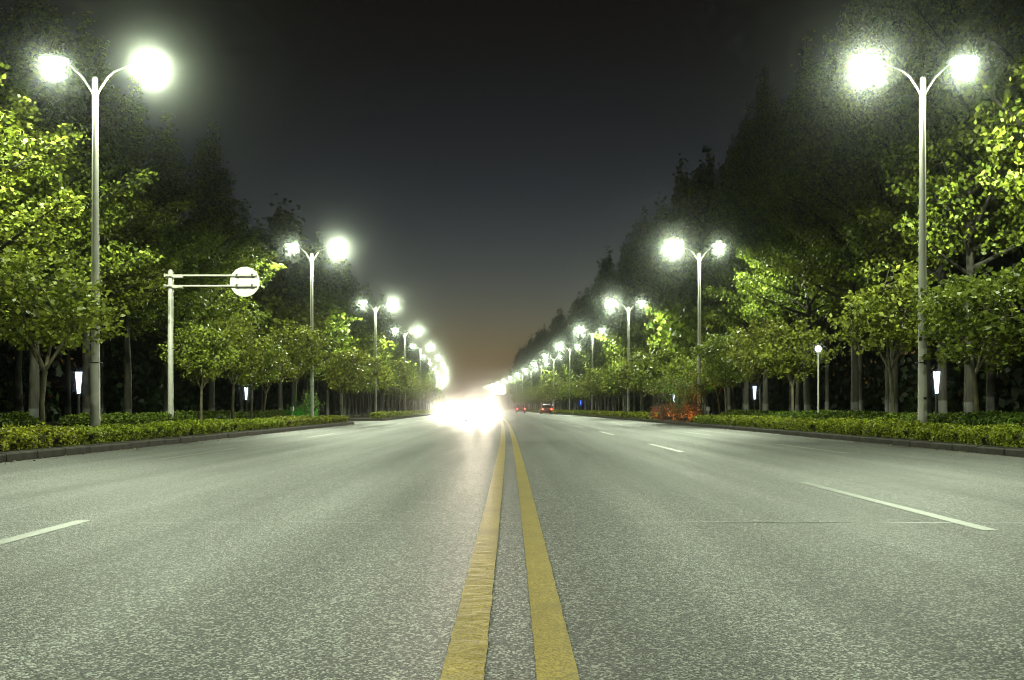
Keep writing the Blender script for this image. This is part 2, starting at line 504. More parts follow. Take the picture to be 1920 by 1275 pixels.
def tall_tree(seed, H, nlimb, per, lsize, low=0.22, Rmax=4.3, detail=True):
    """(trunk mesh, crown mesh): straight leader, rising limbs, leaf clusters along the limbs and their side twigs"""
    rg = np.random.default_rng(seed)
    tk = MB()
    wob = rg.normal(size=(8, 2)) * 0.10
    tz = np.linspace(0, 1, 8)
    r0 = 0.165
    ax = [(float(wob[i, 0] * tz[i] * 2), float(wob[i, 1] * tz[i] * 2), float(tz[i] * H * 0.97)) for i in range(8)]
    tk.tube([(0, 0, -0.25), (0, 0, 0.05)] + ax[1:], [r0 * 1.35, r0 * 1.15] + [r0 * (1 - 0.93 * t) + 0.01 for t in tz[1:]], 9 if detail else 6)

    def at(t):
        f = t / 0.97 * 7; i = min(6, max(0, int(f))); u = f - i
        return np.array(ax[i]) * (1 - u) + np.array(ax[i + 1]) * u
    C = []; S = []
    for i in range(nlimb):
        u = (i + rg.uniform(0, 1)) / nlimb
        t = low + (0.97 - low) * u ** 0.92
        prof = Rmax * (1 - max(0.0, (t - 0.34) / 0.70) ** 1.15) if t > 0.34 else Rmax * (0.72 + 0.28 * (t - low) / (0.34 - low + 1e-6))
        L = max(0.7, prof * rg.uniform(0.6, 1.18))
        az = i * 2.39996 + rg.uniform(-0.5, 0.5)
        el = R(8 + 55 * t + rg.uniform(-10, 14))
        d = np.array([math.cos(az) * math.cos(el), math.sin(az) * math.cos(el), math.sin(el)])
        p0 = at(t * 0.93); pts = [p0]
        side = np.array([-math.sin(az), math.cos(az), 0])
        bend = rg.uniform(-0.15, 0.15); lift = rg.uniform(-0.05, 0.22)
        nseg = 5
        for k in range(1, nseg + 1):
            s = k / nseg
            pts.append(p0 + d * L * s + side * bend * L * s * s + np.array([0, 0, lift * L * s * s * 0.6]))
        rr = 0.028 + 0.016 * L * (1 - 0.5 * t)
        tk.tube([tuple(p) for p in pts], [rr * (1 - 0.85 * k / nseg) for k in range(nseg + 1)], 5 if detail else 3, caps=False)
        # clusters along the limb and on side twigs
        ncl = max(3, int(L * 3.4))
        for k in range(ncl):
            s = 0.22 + 0.80 * (k + rg.uniform(0, 1)) / ncl
            f = min(s, 0.999) * nseg; j = int(f); b = pts[j] * (1 - (f - j)) + pts[j + 1] * (f - j)
            tw = (1.08 - s) * 0.34 * L * rg.uniform(0.3, 1.0) + 0.12
            sg = 1 if k % 2 else -1
            q = b + side * sg * tw + d * tw * 0.5 + np.array([0, 0, rg.uniform(-0.12, 0.25)])
            if detail: tk.tube([tuple(b), tuple(q)], [0.014, 0.006], 3, caps=False)
            for v in (0.45, 1.0):
                C.append(b * (1 - v) + q * v + rg.normal(size=3) * 0.07); S.append((0.22, 0.22, 0.10))
        C.append(pts[-1]); S.append((0.18, 0.18, 0.16))
    # the leader's tip
    for k in range(14):
        t = 0.86 + 0.14 * k / 13
        C.append(np.array([ax[-1][0], ax[-1][1], H * t]) + rg.normal(size=3) * np.array([0.25, 0.25, 0.1]) * (1.3 - t)); S.append((0.16, 0.16, 0.22))
    C = np.array(C); S = np.array(S) * (1.0 if detail else 1.45)
    if not detail:
        keep = rg.permutation(len(C))[:len(C) // 2]; C = C[keep]; S = S[keep]
    V, rnd = clusters_to_leaves(C, S, per, lsize, rg)
    return tk.mesh('trunk', M['bark_tall']), leaf_mesh('crown', V, rnd, [M['leaf_tall']])


def small_tree(seed, per, lsize, nstem=4, detail=True, leaf='leaf_small', Hc=3.35, rx=1.65, rz=1.6, fork=1.75):
    """young round-headed tree on a slim forking stem"""
    rg = np.random.default_rng(seed)
    tk = MB()
    lean = rg.uniform(-0.12, 0.12, 2)
    f = np.array([lean[0], lean[1], fork])
    tk.tube([(0, 0, -0.2), (0, 0, 0.03), tuple(f * 0.5 + rg.normal(size=3) * 0.02), tuple(f)], [0.085, 0.07, 0.058, 0.055], 8 if detail else 5)
    C = []; S = []
    tips = []
    for i in range(nstem):
        az = i * 2 * math.pi / nstem + rg.uniform(-0.4, 0.4)
        r = rx * rg.uniform(0.35, 0.6)
        e = np.array([math.cos(az) * r, math.sin(az) * r, Hc + rz * rg.uniform(0.1, 0.5)])
        mid = f * 0.5 + e * 0.5 + np.array([math.cos(az), math.sin(az), 0]) * 0.12
        tk.tube([tuple(f), tuple(mid), tuple(e)], [0.042, 0.03, 0.012], 6 if detail else 4, caps=False)
        tips += [mid, e]
    ncl = 165 if detail else 100
    lob = rg.uniform(0.78, 1.12, 11)
    for i in range(ncl):
        d = rg.normal(size=3); d /= np.linalg.norm(d)
        a = (math.atan2(d[1], d[0]) / (2 * math.pi)) % 1.0 * 11
        lo = lob[int(a) % 11] * (1 - a % 1) + lob[(int(a) + 1) % 11] * (a % 1)
        rad = rg.uniform(0.25, 1.0) ** 0.45 * lo * (1 + 0.12 * math.sin(5 * d[2] + seed))
        c = np.array([d[0] * rx, d[1] * rx, d[2] * rz * (1.0 if d[2] > 0 else 0.8)]) * rad + np.array([0, 0, Hc])
        C.append(c); S.append((0.16, 0.16, 0.10))
        if detail and i % 3 == 0:
            j = min(range(len(tips)), key=lambda q: float(np.sum((tips[q] - c) ** 2)))
            tk.tube([tuple(tips[j]), tuple(c)], [0.012, 0.004], 3, caps=False)
    C = np.array(C); S = np.array(S) * (1 if detail else 1.5)
    V, rnd = clusters_to_leaves(C, S, per, lsize, rg, 0.5)
    return tk.mesh('trunk', M['bark_small']), leaf_mesh('crown', V, rnd, [M[leaf]])


def hedge_mesh(seed, L, W, H, dens, lsize, leaf):
    """clipped hedge: a twiggy core under a shell of small leaves"""
    rg = np.random.default_rng(seed)
    nx = max(2, int(L / 0.25))
    core = MB(); vs = []
    prof = [(-0.36, 0.0), (-0.40, 0.45), (-0.34, 0.80), (0.0, 0.86), (0.34, 0.80), (0.40, 0.45), (0.36, 0.0)]
    for i in range(nx + 1):
        y = -L / 2 + 0.06 + (L - 0.12) * i / nx
        k = rg.uniform(0.90, 1.0)
        vs += [(a * W * k, y, b * H * k) for a, b in prof]
    fs = [(i * 7 + j, i * 7 + j + 1, i * 7 + j + 8, i * 7 + j + 7) for i in range(nx) for j in range(6)]
    fs += [tuple(range(7)), tuple(range(nx * 7, nx * 7 + 7))[::-1]]
    core.add(vs, fs)
    # shell points: top, two sides, two ends
    areas = np.array([W * L, H * L, H * L, W * H, W * H]); n = int(dens * areas.sum())
    pick = rg.choice(5, n, p=areas / areas.sum())
    u = rg.uniform(-0.5, 0.5, n); v = rg.uniform(0, 1, n) ** 0.8
    P = np.zeros((n, 3)); N = np.zeros((n, 3))
    for k in range(5):
        m = pick == k; c = m.sum()
        if k == 0:
            P[m] = np.stack([rg.uniform(-0.47, 0.47, c) * W, u[m] * L, np.full(c, H)], 1); N[m] = (0, 0, 1)
        elif k in (1, 2):
            s = -1 if k == 1 else 1
            P[m] = np.stack([np.full(c, s * 0.5 * W), u[m] * L, v[m] * H], 1); N[m] = (s, 0, 0.35)
        else:
            s = -1 if k == 3 else 1
            P[m] = np.stack([u[m] * W, np.full(c, s * 0.5 * L), v[m] * H], 1); N[m] = (0, s, 0.35)
    lump = 0.030 * np.sin(P[:, 1] * 4.1 + seed) + 0.028 * np.sin(P[:, 1] * 9.7 + P[:, 0] * 6 + seed * 2) + 0.035 * np.sin(P[:, 2] * 14 + P[:, 1] * 6.3)
    shrink = 1 - 0.20 * (1 - P[:, 2] / H) ** 2
    P[:, 0] *= shrink
    hole = (np.sin(P[:, 1] * 5.3 + P[:, 2] * 9 + seed) + np.sin(P[:, 1] * 11.1 - P[:, 2] * 7)) < -1.25
    P += N * (lump + rg.normal(size=n) * 0.024)[:, None]
    edge = np.clip(np.abs(P[:, 0]) / (0.5 * W) - 0.6, 0, 1); P[:, 2] -= edge * (P[:, 2] > 0.8 * H) * 0.12 * H * 2
    keep = ~hole | (pick == 0)
    P = P[keep]; N = N[keep]; n = len(P)
    N = N * 0.7 + rg.normal(size=(n, 3)) * 0.6; N /= np.linalg.norm(N, axis=1)[:, None]
    V = leaf_arrays(P, N, lsize, rg)
    V[:, 2] = np.maximum(V[:, 2], 0.005)
    return leaf_mesh('hedge', V, rg.uniform(0, 1, n), [M[leaf], M['twig']], core)


def shrub_mesh(seed, r, h, n, lsize, leaf, flat=False):
    rg = np.random.default_rng(seed)
    st = MB(); C = []
    for i in range(n):
        d = rg.normal(size=3); d[2] = abs(d[2]); d /= np.linalg.norm(d)
        rad = rg.uniform(0.4, 1) ** 0.5 * (1 + 0.15 * math.sin(3 * math.atan2(d[1], d[0]) + seed))
        z = (h * (0.62 + 0.38 * d[2] * rad)) if flat else h * (0.12 + 0.88 * d[2] * rad)
        C.append((d[0] * r * rad, d[1] * r * rad, z))
        if i % 5 == 0: st.tube([(0.1 * d[0], 0.1 * d[1], -0.1), (d[0] * r * rad * 0.4, d[1] * r * rad * 0.4, z * 0.6), C[-1]], [0.03, 0.02, 0.006], 4, caps=False)
    V, rnd = clusters_to_leaves(np.array(C), np.full((n, 3), 0.12), 16, lsize, rg, 0.4)
    V[:, 2] = np.maximum(V[:, 2], 0.01)
    return st.mesh('stem', M['bark_small']), leaf_mesh('foliage', V, rnd, [M[leaf]])


# prototypes (mesh data only; shared by the copies)
TALL_NEAR = [tall_tree(s, 18.0, 84, 17, 0.16, low=0.27) for s in (11, 12, 13, 14)]
TALL_FAR = [tall_tree(s, 18.0, 80, 8, 0.42, detail=False) for s in (21, 22, 23)]
SMALL_NEAR = [small_tree(s, 24, 0.15, ns) for s, ns in ((31, 4), (32, 3), (33, 5), (34, 4))]
SMALL_FAR = [small_tree(s, 20, 0.26, 4, False) for s in (41, 42)]
HED_F = [hedge_mesh(s, 5.0, 0.95, 0.33, 1500, 0.066, 'leaf_hedge') for s in (51, 52, 53)]
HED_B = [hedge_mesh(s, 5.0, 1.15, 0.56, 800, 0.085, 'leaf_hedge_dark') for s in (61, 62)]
HED_FAR = hedge_mesh(71, 20.0, 0.95, 0.38, 160, 0.20, 'leaf_hedge')

ORD = ['first', 'second', 'third', 'fourth', 'fifth', 'sixth', 'seventh', 'eighth', 'ninth', 'tenth', 'eleventh', 'twelfth', 'thirteenth', 'fourteenth', 'fifteenth', 'sixteenth', 'seventeenth', 'eighteenth', 'nineteenth', 'twentieth']


def put_tree(name, meshes, x, y, rz, sx, sz, label, cat, group):
    e = empty(name, (x + cx(y), y, VZ), rz); e.scale = (sx, sx, sz)
    link('trunk', meshes[0], e); link('crown', meshes[1], e)
    return tag(e, label, cat, group)


# tall trees: two rows on each side
rt = random.Random(77)
for side in (-1, 1):
    sname = 'left' if side < 0 else 'right'
    for row, (bx_, sp, y0, y1) in enumerate(((16.4, 4.3, 11.5, 300), (21.5, 5.2, 16.0, 250))):
        y = y0; i = 0; nth = 0
        while y < y1:
            i += 1
            yy = y + rt.uniform(-0.7, 0.7); xx = side * (bx_ + rt.uniform(-0.7, 0.7))
            rz = rt.uniform(0, 6.28); va = rt.randrange(1000)
            hs = rt.uniform(0.9, 1.08) * ((0.86 if row == 0 else 0.93) if side < 0 else (1.22 if row == 0 else 1.40))
            wsc = rt.uniform(0.88, 1.08) * (0.95 if side < 0 else 1.0)
            y += sp * (1.0 if y < 120 else 1.35)
            if side < 0 and J0 - 1.0 < yy < J1 + 0.5: continue
            nth += 1
            near = yy < 62
            if row == 0 and nth <= 20:
                lb = f'tall leafy tree, {ORD[nth - 1]} from the camera in the {sname} front row'
            elif row == 0:
                lb = f'distant tall tree in the front row fading into haze on the {sname}'
            elif nth <= 16:
                lb = f'dark tall tree, {ORD[nth - 1]} from the camera in the {sname} rear row'
            else:
                lb = f'distant dark tall tree in the rear row on the {sname}'
            src = TALL_NEAR[va % 4] if near else TALL_FAR[va % 3]
            put_tree('tall_tree', src, xx, yy, rz, wsc, hs, lb, 'tree',
                     f'{"front" if row == 0 else "rear"} row of tall trees on the {sname}')

# the wood behind the rows, read as one dark mass
for side, x0, x1, ya, yb, n, cut in ((-1, 26, 31, 5, 330, 130000, True), (-1, 46, 52, 30, 160, 60000, False), (1, 26, 31, 5, 330, 130000, False)):  # uncut left block is added to shut out the bright horizon
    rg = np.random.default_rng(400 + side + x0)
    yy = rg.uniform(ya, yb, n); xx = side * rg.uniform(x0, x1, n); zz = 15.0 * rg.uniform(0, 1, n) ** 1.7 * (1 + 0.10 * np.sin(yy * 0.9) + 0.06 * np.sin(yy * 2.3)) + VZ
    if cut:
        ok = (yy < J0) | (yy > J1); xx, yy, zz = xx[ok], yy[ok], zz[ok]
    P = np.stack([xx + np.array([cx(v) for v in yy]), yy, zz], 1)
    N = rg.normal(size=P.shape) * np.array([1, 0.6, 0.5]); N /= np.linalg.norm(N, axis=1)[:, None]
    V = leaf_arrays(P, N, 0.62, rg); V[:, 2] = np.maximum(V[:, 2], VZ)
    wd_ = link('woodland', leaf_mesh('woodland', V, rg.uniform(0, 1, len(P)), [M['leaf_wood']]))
    tag(wd_, 'dark woodland behind the tall trees on the right' if side > 0 else ('dark woodland behind the tall trees on the left' if cut else 'added dark woodland closing the left side road'), 'woodland', kind='stuff')

# small round trees along the kerbs
lefts = [14.0, 22.2, 32.4, 35.8, 39.6, 43.6, 47.6] + [66 + 4.6 * i for i in range(42)]
rights = [15.0, 21.8, 26.9, 36.0, 40.6, 44.6, 49.0, 53.4] + [58 + 4.6 * i for i in range(44)]
for side, ys in ((-1, lefts), (1, rights)):
    sname = 'left' if side < 0 else 'right'
    for i, y in enumerate(ys):
        xx = side * (11.9 + rt.uniform(-0.25, 0.25)) if y < 30 else side * (12.0 + rt.uniform(-0.5, 0.5))
        sc_ = rt.uniform(0.86, 1.12)
        src = SMALL_NEAR[(i * 7 + (side > 0)) % 4] if y < 62 else SMALL_FAR[i % 2]
        if i < 20:
            lb = f'small round-headed tree, {ORD[i]} from the camera behind the {sname} hedge'
        else:
            lb = f'distant small round tree in the row behind the {sname} kerb'
        put_tree('small_tree', src, xx, y, rt.uniform(0, 6.28), sc_, sc_ * rt.uniform(0.90, 1.12), lb, 'tree', f'small trees along the {sname} kerb')


# hedges
def put_hedge(me, L0, x, y0, y1, label, group, sz=1.0, sx=1.0):
    y = 0.5 * (y0 + y1)
    o = link('hedge', me); o.location = (x + cx(y), y, VZ - 0.01); o.rotation_euler = (0, 0, hx(y))
    o.scale = (sx, (y1 - y0) / L0, sz)
    return tag(o, label, 'hedge', group)


lf = [5.5, 12.0, 18.4, 23.8, 29.6, 35.4, 42.0, 49.8]
for i in range(len(lf) - 1):
    put_hedge(HED_F[i % 3], 5.0, -9.62, lf[i] + 0.05, lf[i + 1] - 0.05,
              f'low clipped yellow-green hedge by the left kerb, {ORD[i]} section from the camera', 'front hedge on the left', 0.92 + 0.1 * (i % 2))
rf = [5.5, 11.5, 17.4, 22.6, 28.0, 34.0, 40.0, 46.2]
for i in range(len(rf) - 1):
    put_hedge(HED_F[(i + 1) % 3], 5.0, 10.55, rf[i] + 0.05, rf[i + 1] - 0.05,
              f'low clipped yellow-green hedge by the right kerb, {ORD[i]} section from the camera', 'front hedge on the right', 1.0 + 0.12 * (i % 2))
lb_ = [8.0, 15.0, 22.3, None, 25.2, 31.5, 38.0, 44.0, 49.5]
k = 0
for a, b in zip(lb_[:-1], lb_[1:]):
    if a is None or b is None: continue
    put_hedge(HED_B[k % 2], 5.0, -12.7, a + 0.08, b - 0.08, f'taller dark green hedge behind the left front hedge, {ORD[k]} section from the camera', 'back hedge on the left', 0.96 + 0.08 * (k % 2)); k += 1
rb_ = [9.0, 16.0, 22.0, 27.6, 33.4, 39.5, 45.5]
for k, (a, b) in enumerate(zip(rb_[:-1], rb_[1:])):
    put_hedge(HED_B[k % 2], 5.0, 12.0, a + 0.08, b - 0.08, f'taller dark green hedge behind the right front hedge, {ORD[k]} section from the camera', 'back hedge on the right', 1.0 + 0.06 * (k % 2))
for side, x, y0 in ((-1, -9.62, J1 + 1.0), (1, 10.62, 59.5)):
    for i in range(7):
        a = y0 + i * 20
        put_hedge(HED_FAR, 20.0, x, a + 0.1, a + 19.9, f'long low hedge far along the {"left" if side < 0 else "right"} kerb, {ORD[i]} stretch beyond the {"side road" if side < 0 else "red lit shrubs"}', 'far hedges')


# fallen leaves blown along the kerbs
for side, xk in ((-1, KL), (1, KR)):
    rg = np.random.default_rng(900 + side)
    n = 700
    yy = rg.uniform(6, 60, n); off = np.minimum(rg.exponential(0.16, n), 1.2)
    if side < 0: yy = yy[yy < J0 - 0.5]; off = off[:len(yy)]
    P = np.stack([xk - side * (off + 0.03) + np.array([cx(v) for v in yy]), yy, np.full(len(yy), 0.018)], 1)
    N = rg.normal(size=P.shape) * 0.25; N[:, 2] += 1; N /= np.linalg.norm(N, axis=1)[:, None]
    V = leaf_arrays(P, N, 0.06, rg); V[:, 2] = np.maximum(V[:, 2], 0.006)
    tag(link('fallen_leaves', leaf_mesh('fallen_leaves', V, rg.uniform(0, 1, len(P)), [M['leaf_litter']])), f'dry leaves scattered along the {"left" if side < 0 else "right"} kerb', 'leaf litter', kind='stuff')


# ------------------------------------------------------------------ street lamps
def lamp_light(k, stops):
    d = bpy.data.lights.new('street_lamp_light', 'POINT')
    d.energy = LAMP_WATT * k; d.color = LAMP_COL; d.shadow_soft_size = 0.08
    d.use_nodes = True
    n = d.node_tree.nodes; l = d.node_tree.links
    em = n['Emission']
    tc = n.new('ShaderNodeTexCoord'); sp = n.new('ShaderNodeSeparateXYZ'); l.new(tc.outputs['Normal'], sp.inputs[0])
    mr = n.new('ShaderNodeMapRange'); mr.inputs[1].default_value = -1; mr.inputs[2].default_value = 1; l.new(sp.outputs[2], mr.inputs[0])
    rp = n.new('ShaderNodeValToRGB'); e = rp.color_ramp.elements
    # light by direction, straight down at one end: wide beams to both sides, little above the horizontal
    while len(e) < len(stops): e.new(0.5)
    for i, (p, v) in enumerate(stops): e[i].position = p; e[i].color = (v, v, v, 1)
    l.new(mr.outputs[0], rp.inputs[0]); l.new(rp.outputs[0], em.inputs['Strength'])
    return d


LAMP_LIGHT = lamp_light(1.0, [(0.0, 0.22), (0.08, 0.36), (0.19, 1.0), (0.29, 1.2), (0.37, 0.85), (0.44, 0.28), (0.475, 0.07), (0.495, 0.008), (0.52, 0.0)])
# the footway side is better shielded
LAMP_LIGHT_OUT = lamp_light(0.95, [(0.0, 0.40), (0.10, 0.75), (0.20, 1.1), (0.27, 0.85), (0.33, 0.26), (0.40, 0.10), (0.46, 0.03), (0.49, 0.0)])


def make_lamp():
    root = empty('street_lamp')
    p = MB(); p.lathe([(0.122, 0.0), (0.120, 0.5), (0.104, 3.2), (0.086, 6.5), (0.070, 9.55), (0.07, 9.62), (0.05, 9.66)], 16); p.build('pole', M['pole'], root)
    b = MB(); b.lathe([(0.24, -0.05), (0.24, 0.03), (0.17, 0.05), (0.15, 0.14)], 16); b.build('base_flange', M['pole'], root)
    h = MB(); h.box(-0.05, 0.05, -0.139, -0.128, 0.55, 0.80); h.build('access_door', M['pole'], root)
    c = MB(); c.box(-0.03, 0.045, -0.136, -0.120, 1.02, 1.08); c.build('number_plate', M['dark'], root)
    c = MB(); c.box(-0.035, 0.05, -0.142, -0.122, 1.95, 2.08); c.box(-0.14, 0.14, -0.134, 0.134, 2.0, 2.02); c.build('strap_clip', M['dark'], root)
    for sgn, reach in ((-1, 1.50), (1, 1.12)):      # the road side is -X before the lamp is turned
        a = MB()
        a.tube([(sgn * 0.04, 0, 9.20), (sgn * 0.15, 0, 9.40), (sgn * 0.34, 0, 9.68), (sgn * 0.50, 0, 9.82), (sgn * (reach - 0.30), 0, 10.10)], [0.032, 0.031, 0.029, 0.027, 0.024], 8)
        a.build('arm', M['pole'], root)
        hd = MB(); xc = sgn * reach
        hd.lathe([(0.34, 0.0), (0.35, 0.03), (0.28, 0.08), (0.15, 0.11), (0.03, 0.115)], 20, 0, (xc, 0, 10.14), 1.15, 0.62)
        hd.tube([(sgn * (reach - 0.46), 0, 10.05), (sgn * (reach - 0.28), 0, 10.16)], [0.04, 0.055], 8)
        head = hd.build('lamp_head', M['head'], root)
        gl = MB(); gl.lathe([(0.10, -0.15), (0.22, -0.13), (0.31, -0.07), (0.335, -0.002)], 20, 0, (xc, 0, 10.14), 1.12, 0.60)
        gl.build('lamp_glass', M['lens'], head)
        lo = bpy.data.objects.new('lamp_bulb', LAMP_LIGHT if sgn < 0 else LAMP_LIGHT_OUT); col.objects.link(lo); lo.parent = root
        lo.location = (xc, 0, 10.14 - 0.25)
    return root


LAMP0 = make_lamp(); first = True
for side in (-1, 1):
    sname = 'left' if side < 0 else 'right'
    for i in range(-1, 15):
        y = LAMP_Y0 + LAMP_S * i
        o = LAMP0 if first else copy_tree(LAMP0); first = False
        o.location = (side * LAMP_X + cx(y), y, VZ); o.rotation_euler = (0, 0, (0 if side > 0 else math.pi) + hx(y))
        if i < 0: lb = f'double-armed street lamp beside or behind the camera on the {sname}'
        elif i < 9: lb = f'lit double-armed street lamp on a pale pole, {ORD[i]} from the camera on the {sname}'
        else: lb = f'distant lit double-armed street lamp in the haze on the {sname}'
        tag(o, lb, 'street lamp', f'street lamps on the {sname}')

# ------------------------------------------------------------------ cantilever sign seen from behind
sg = empty('road_sign', (-12.25 + cx(31), 31.0, VZ))
p = MB(); p.lathe([(0.10, -0.02), (0.10, 0.6), (0.092, 5.75), (0.06, 5.80), (0.02, 5.82)], 14); p.build('post', M['pole'], sg)
p = MB(); p.lathe([(0.22, -0.05), (0.22, 0.03), (0.12, 0.06), (0.12, 0.12)], 12); p.build('base_flange', M['pole'], sg)
for z in (5.20, 5.58):
    a = MB(); a.tube([(-0.18, -0.15, z), (3.15, -0.15, z)], 0.038, 8); a.build('arm', M['pole'], sg)
    b = MB(); b.box(-0.13, 0.13, -0.14, 0.12, z - 0.05, z + 0.05); b.box(-0.16, -0.12, -0.21, 0.13, z - 0.06, z + 0.06); b.box(0.12, 0.16, -0.21, 0.13, z - 0.06, z + 0.06)
    b.tube([(0.16, -0.15, z - 0.05), (0.5, -0.15, z - 0.05)], 0.05, 6)
    b.build('bracket', M['pole'], sg)
d = MB(); pr = []
n = 40
ring = lambda r, yy: [(2.72 + r * math.cos(2 * math.pi * k / n), yy, 5.36 + r * math.sin(2 * math.pi * k / n)) for k in range(n)]
vs = ring(0.52, -0.06) + ring(0.54, -0.08) + ring(0.54, -0.095) + ring(0.50, -0.10)
d.add(vs, [(j * n + k, j * n + (k + 1) % n, (j + 1) * n + (k + 1) % n, (j + 1) * n + k) for j in range(3) for k in range(n)] + [tuple(range(n)), tuple(range(3 * n, 4 * n))[::-1]])
disc = d.build('sign_disc', M['signgrey'], sg)
for z in (5.20, 5.58):
    for x in (2.45, 3.0):
        b = MB(); b.box(x - 0.03, x + 0.03, -0.20, -0.098, z - 0.06, z + 0.06); b.build('clamp', M['dark'], disc)
    b = MB(); b.box(2.38, 3.08, -0.128, -0.1, z - 0.075, z - 0.042); b.build('rail', M['dark'], disc)
tag(sg, 'round sign seen from behind on two long arms of a pale post', 'sign')


# ------------------------------------------------------------------ lanterns in the park
def lantern(x, y, blue, label):
    e = empty('garden_lantern', (x + cx(y), y, VZ))
    p = MB(); p.tube([(0, 0, -0.1), (0, 0, 1.22)], [0.05, 0.045], 8); p.lathe([(0.13, 0.0), (0.13, 0.05), (0.06, 0.1)], 10); p.build('post', M['dark'], e)
    h = MB(); a, b = 0.035, 0.078
    h.add([(-a, -a, 1.24), (a, -a, 1.24), (a, a, 1.24), (-a, a, 1.24), (-b, -b, 1.92), (b, -b, 1.92), (b, b, 1.92), (-b, b, 1.92)],
          [(0, 1, 5, 4), (1, 2, 6, 5), (2, 3, 7, 6), (3, 0, 4, 7), (4, 5, 6, 7), (3, 2, 1, 0)])
    h.build('lit_shade', M['lantern_blue' if blue else 'lantern'], e)
    fr = MB()
    for sx in (-1, 1):
        for sy in (-1, 1): fr.tube([(sx * a, sy * a, 1.23), (sx * b, sy * b, 1.925)], 0.007, 4)
    fr.build('frame', M['dark'], e)
    c = MB(); c.box(-0.096, 0.096, -0.096, 0.096, 1.923, 1.94); c.box(-0.05, 0.05, -0.05, 0.05, 1.215, 1.237); c.build('cap', M['dark'], e)
    tag(e, label, 'lantern', 'tapered garden lanterns')


lantern(-13.5, 26.8, False, 'white tapered lantern glowing beside the nearest lamp pole on the left')
lantern(-14.3, 47.0, False, 'small white tapered lantern glowing between thin trunks on the left')
lantern(13.3, 26.5, False, 'white tapered lantern glowing just right of the nearest right lamp pole')
lantern(12.9, 44.3, False, 'white tapered lantern glowing under small trees at mid distance on the right')
lantern(13.2, 66.0, False, 'tiny white lantern left of the red lit shrubs on the right')
lantern(13.2, 131.0, True, 'tiny blue lantern far along the right verge')
lantern(13.2, 176.0, False, 'tiny white lantern farthest along the right verge')

gl = empty('globe_lamp', (11.75 + cx(32.3), 32.3, VZ))
p = MB(); p.tube([(0, 0, -0.1), (0, 0, 2.85)], [0.035, 0.03], 10); p.lathe([(0.10, 0), (0.10, 0.3), (0.05, 0.36)], 10); p.lathe([(0.04, 2.82), (0.085, 2.9), (0.08, 2.93)], 12); p.build('post', M['pole'], gl)
p = MB(); p.lathe([(0.03, 2.92), (0.065, 2.935), (0.10, 2.985), (0.11, 3.03), (0.10, 3.075), (0.065, 3.125), (0.02, 3.14)], 18); p.build('globe', M['globe'], gl)
tag(gl, 'slim park lamp with one glowing white globe among the right trees', 'lamp')

for x, y, lb in ((10.95 + 0.2, 47.0, 'small white box on a short stake by the right hedge'), (-11.4, 45.5, 'small white box on a short stake by the left hedge')):
    e = empty('stake_box', (x + cx(y), y, VZ))
    p = MB(); p.tube([(0, 0, -0.1), (0, 0, 0.62)], 0.025, 6); p.build('stake', M['pole'], e)
    p = MB(); p.box(-0.08, 0.08, -0.06, 0.06, 0.62, 0.86); p.build('box', M['signgrey'], e)
    tag(e, lb, 'utility box', 'stake boxes')


# ------------------------------------------------------------------ shrubs under coloured floodlights
def floodlight(x, y, c, tgt, watt, label):
    e = empty('floodlight', (x + cx(y), y, VZ))
    p = MB(); p.tube([(0, 0, -0.1), (0, 0, 0.16)], 0.015, 6); p.build('spike', M['dark'], e)
    dv = (Vector((tgt[0] + cx(tgt[1]), tgt[1], tgt[2])) - Vector((x + cx(y), y, VZ + 0.25))).normalized()
    q = dv.to_track_quat('-Z', 'Y')
    h = MB(); Mx = Matrix.Translation((0, 0, 0.22)) @ q.to_matrix().to_4x4()
    h.box(-0.09, 0.09, -0.06, 0.06, -0.03, 0.06, 0, Mx); h.build('housing', M['dark'], e)
    f = MB(); f.box(-0.08, 0.08, -0.05, 0.05, -0.038, -0.033, 0, Mx); f.build('glass', emissive('flood_glass', c, 12.0, False), e)
    ld = bpy.data.lights.new('flood', 'SPOT'); ld.energy = watt; ld.color = c; ld.spot_size = R(95); ld.spot_blend = 0.7; ld.shadow_soft_size = 0.04
    lo = bpy.data.objects.new('flood_bulb', ld); col.objects.link(lo); lo.parent = e
    lo.location = Vector((0, 0, 0.22)) + dv * 0.06; lo.rotation_euler = q.to_euler()
    tag(e, label, 'floodlight', 'coloured garden floodlights')


def shrub(name, seed, x, y, r, h, n, ls, leaf, label, flat=False):
    st, fo = shrub_mesh(seed, r, h, n, ls, leaf, flat)
    e = empty(name, (x + cx(y), y, VZ)); link('stem', st, e); link('foliage', fo, e)
    tag(e, label, 'shrub')


shrub('spreading_shrub', 81, 10.9, 53.5, 1.9, 2.75, 230, 0.11, 'leaf_shrub', 'wide flat-topped shrub lit green and orange from below at the right kerb', True)
shrub('spreading_shrub', 82, 10.7, 49.0, 0.9, 2.3, 90, 0.10, 'leaf_shrub', 'smaller upright shrub with orange-lit stems beside the wide lit shrub', True)
shrub('low_shrub', 83, 10.5, 57.2, 0.9, 1.1, 90, 0.09, 'leaf_red', 'low reddish shrub at the far end of the lit shrub bed')
shrub('low_shrub', 84, 10.4, 52.6, 1.0, 1.0, 100, 0.09, 'leaf_red', 'low reddish shrub in the middle of the lit shrub bed')
shrub('low_shrub', 85, 10.5, 48.6, 0.85, 1.15, 90, 0.09, 'leaf_red', 'low reddish shrub lit orange at the near end of the lit bed')
floodlight(10.1, 56.0, (1.0, 0.16, 0.06), (10.5, 57.4, 0.9), 150, 'red floodlight at the far end of the lit shrub bed')
floodlight(10.0, 51.4, (1.0, 0.30, 0.04), (10.6, 53.2, 1.2), 190, 'orange floodlight in the middle of the lit shrub bed')
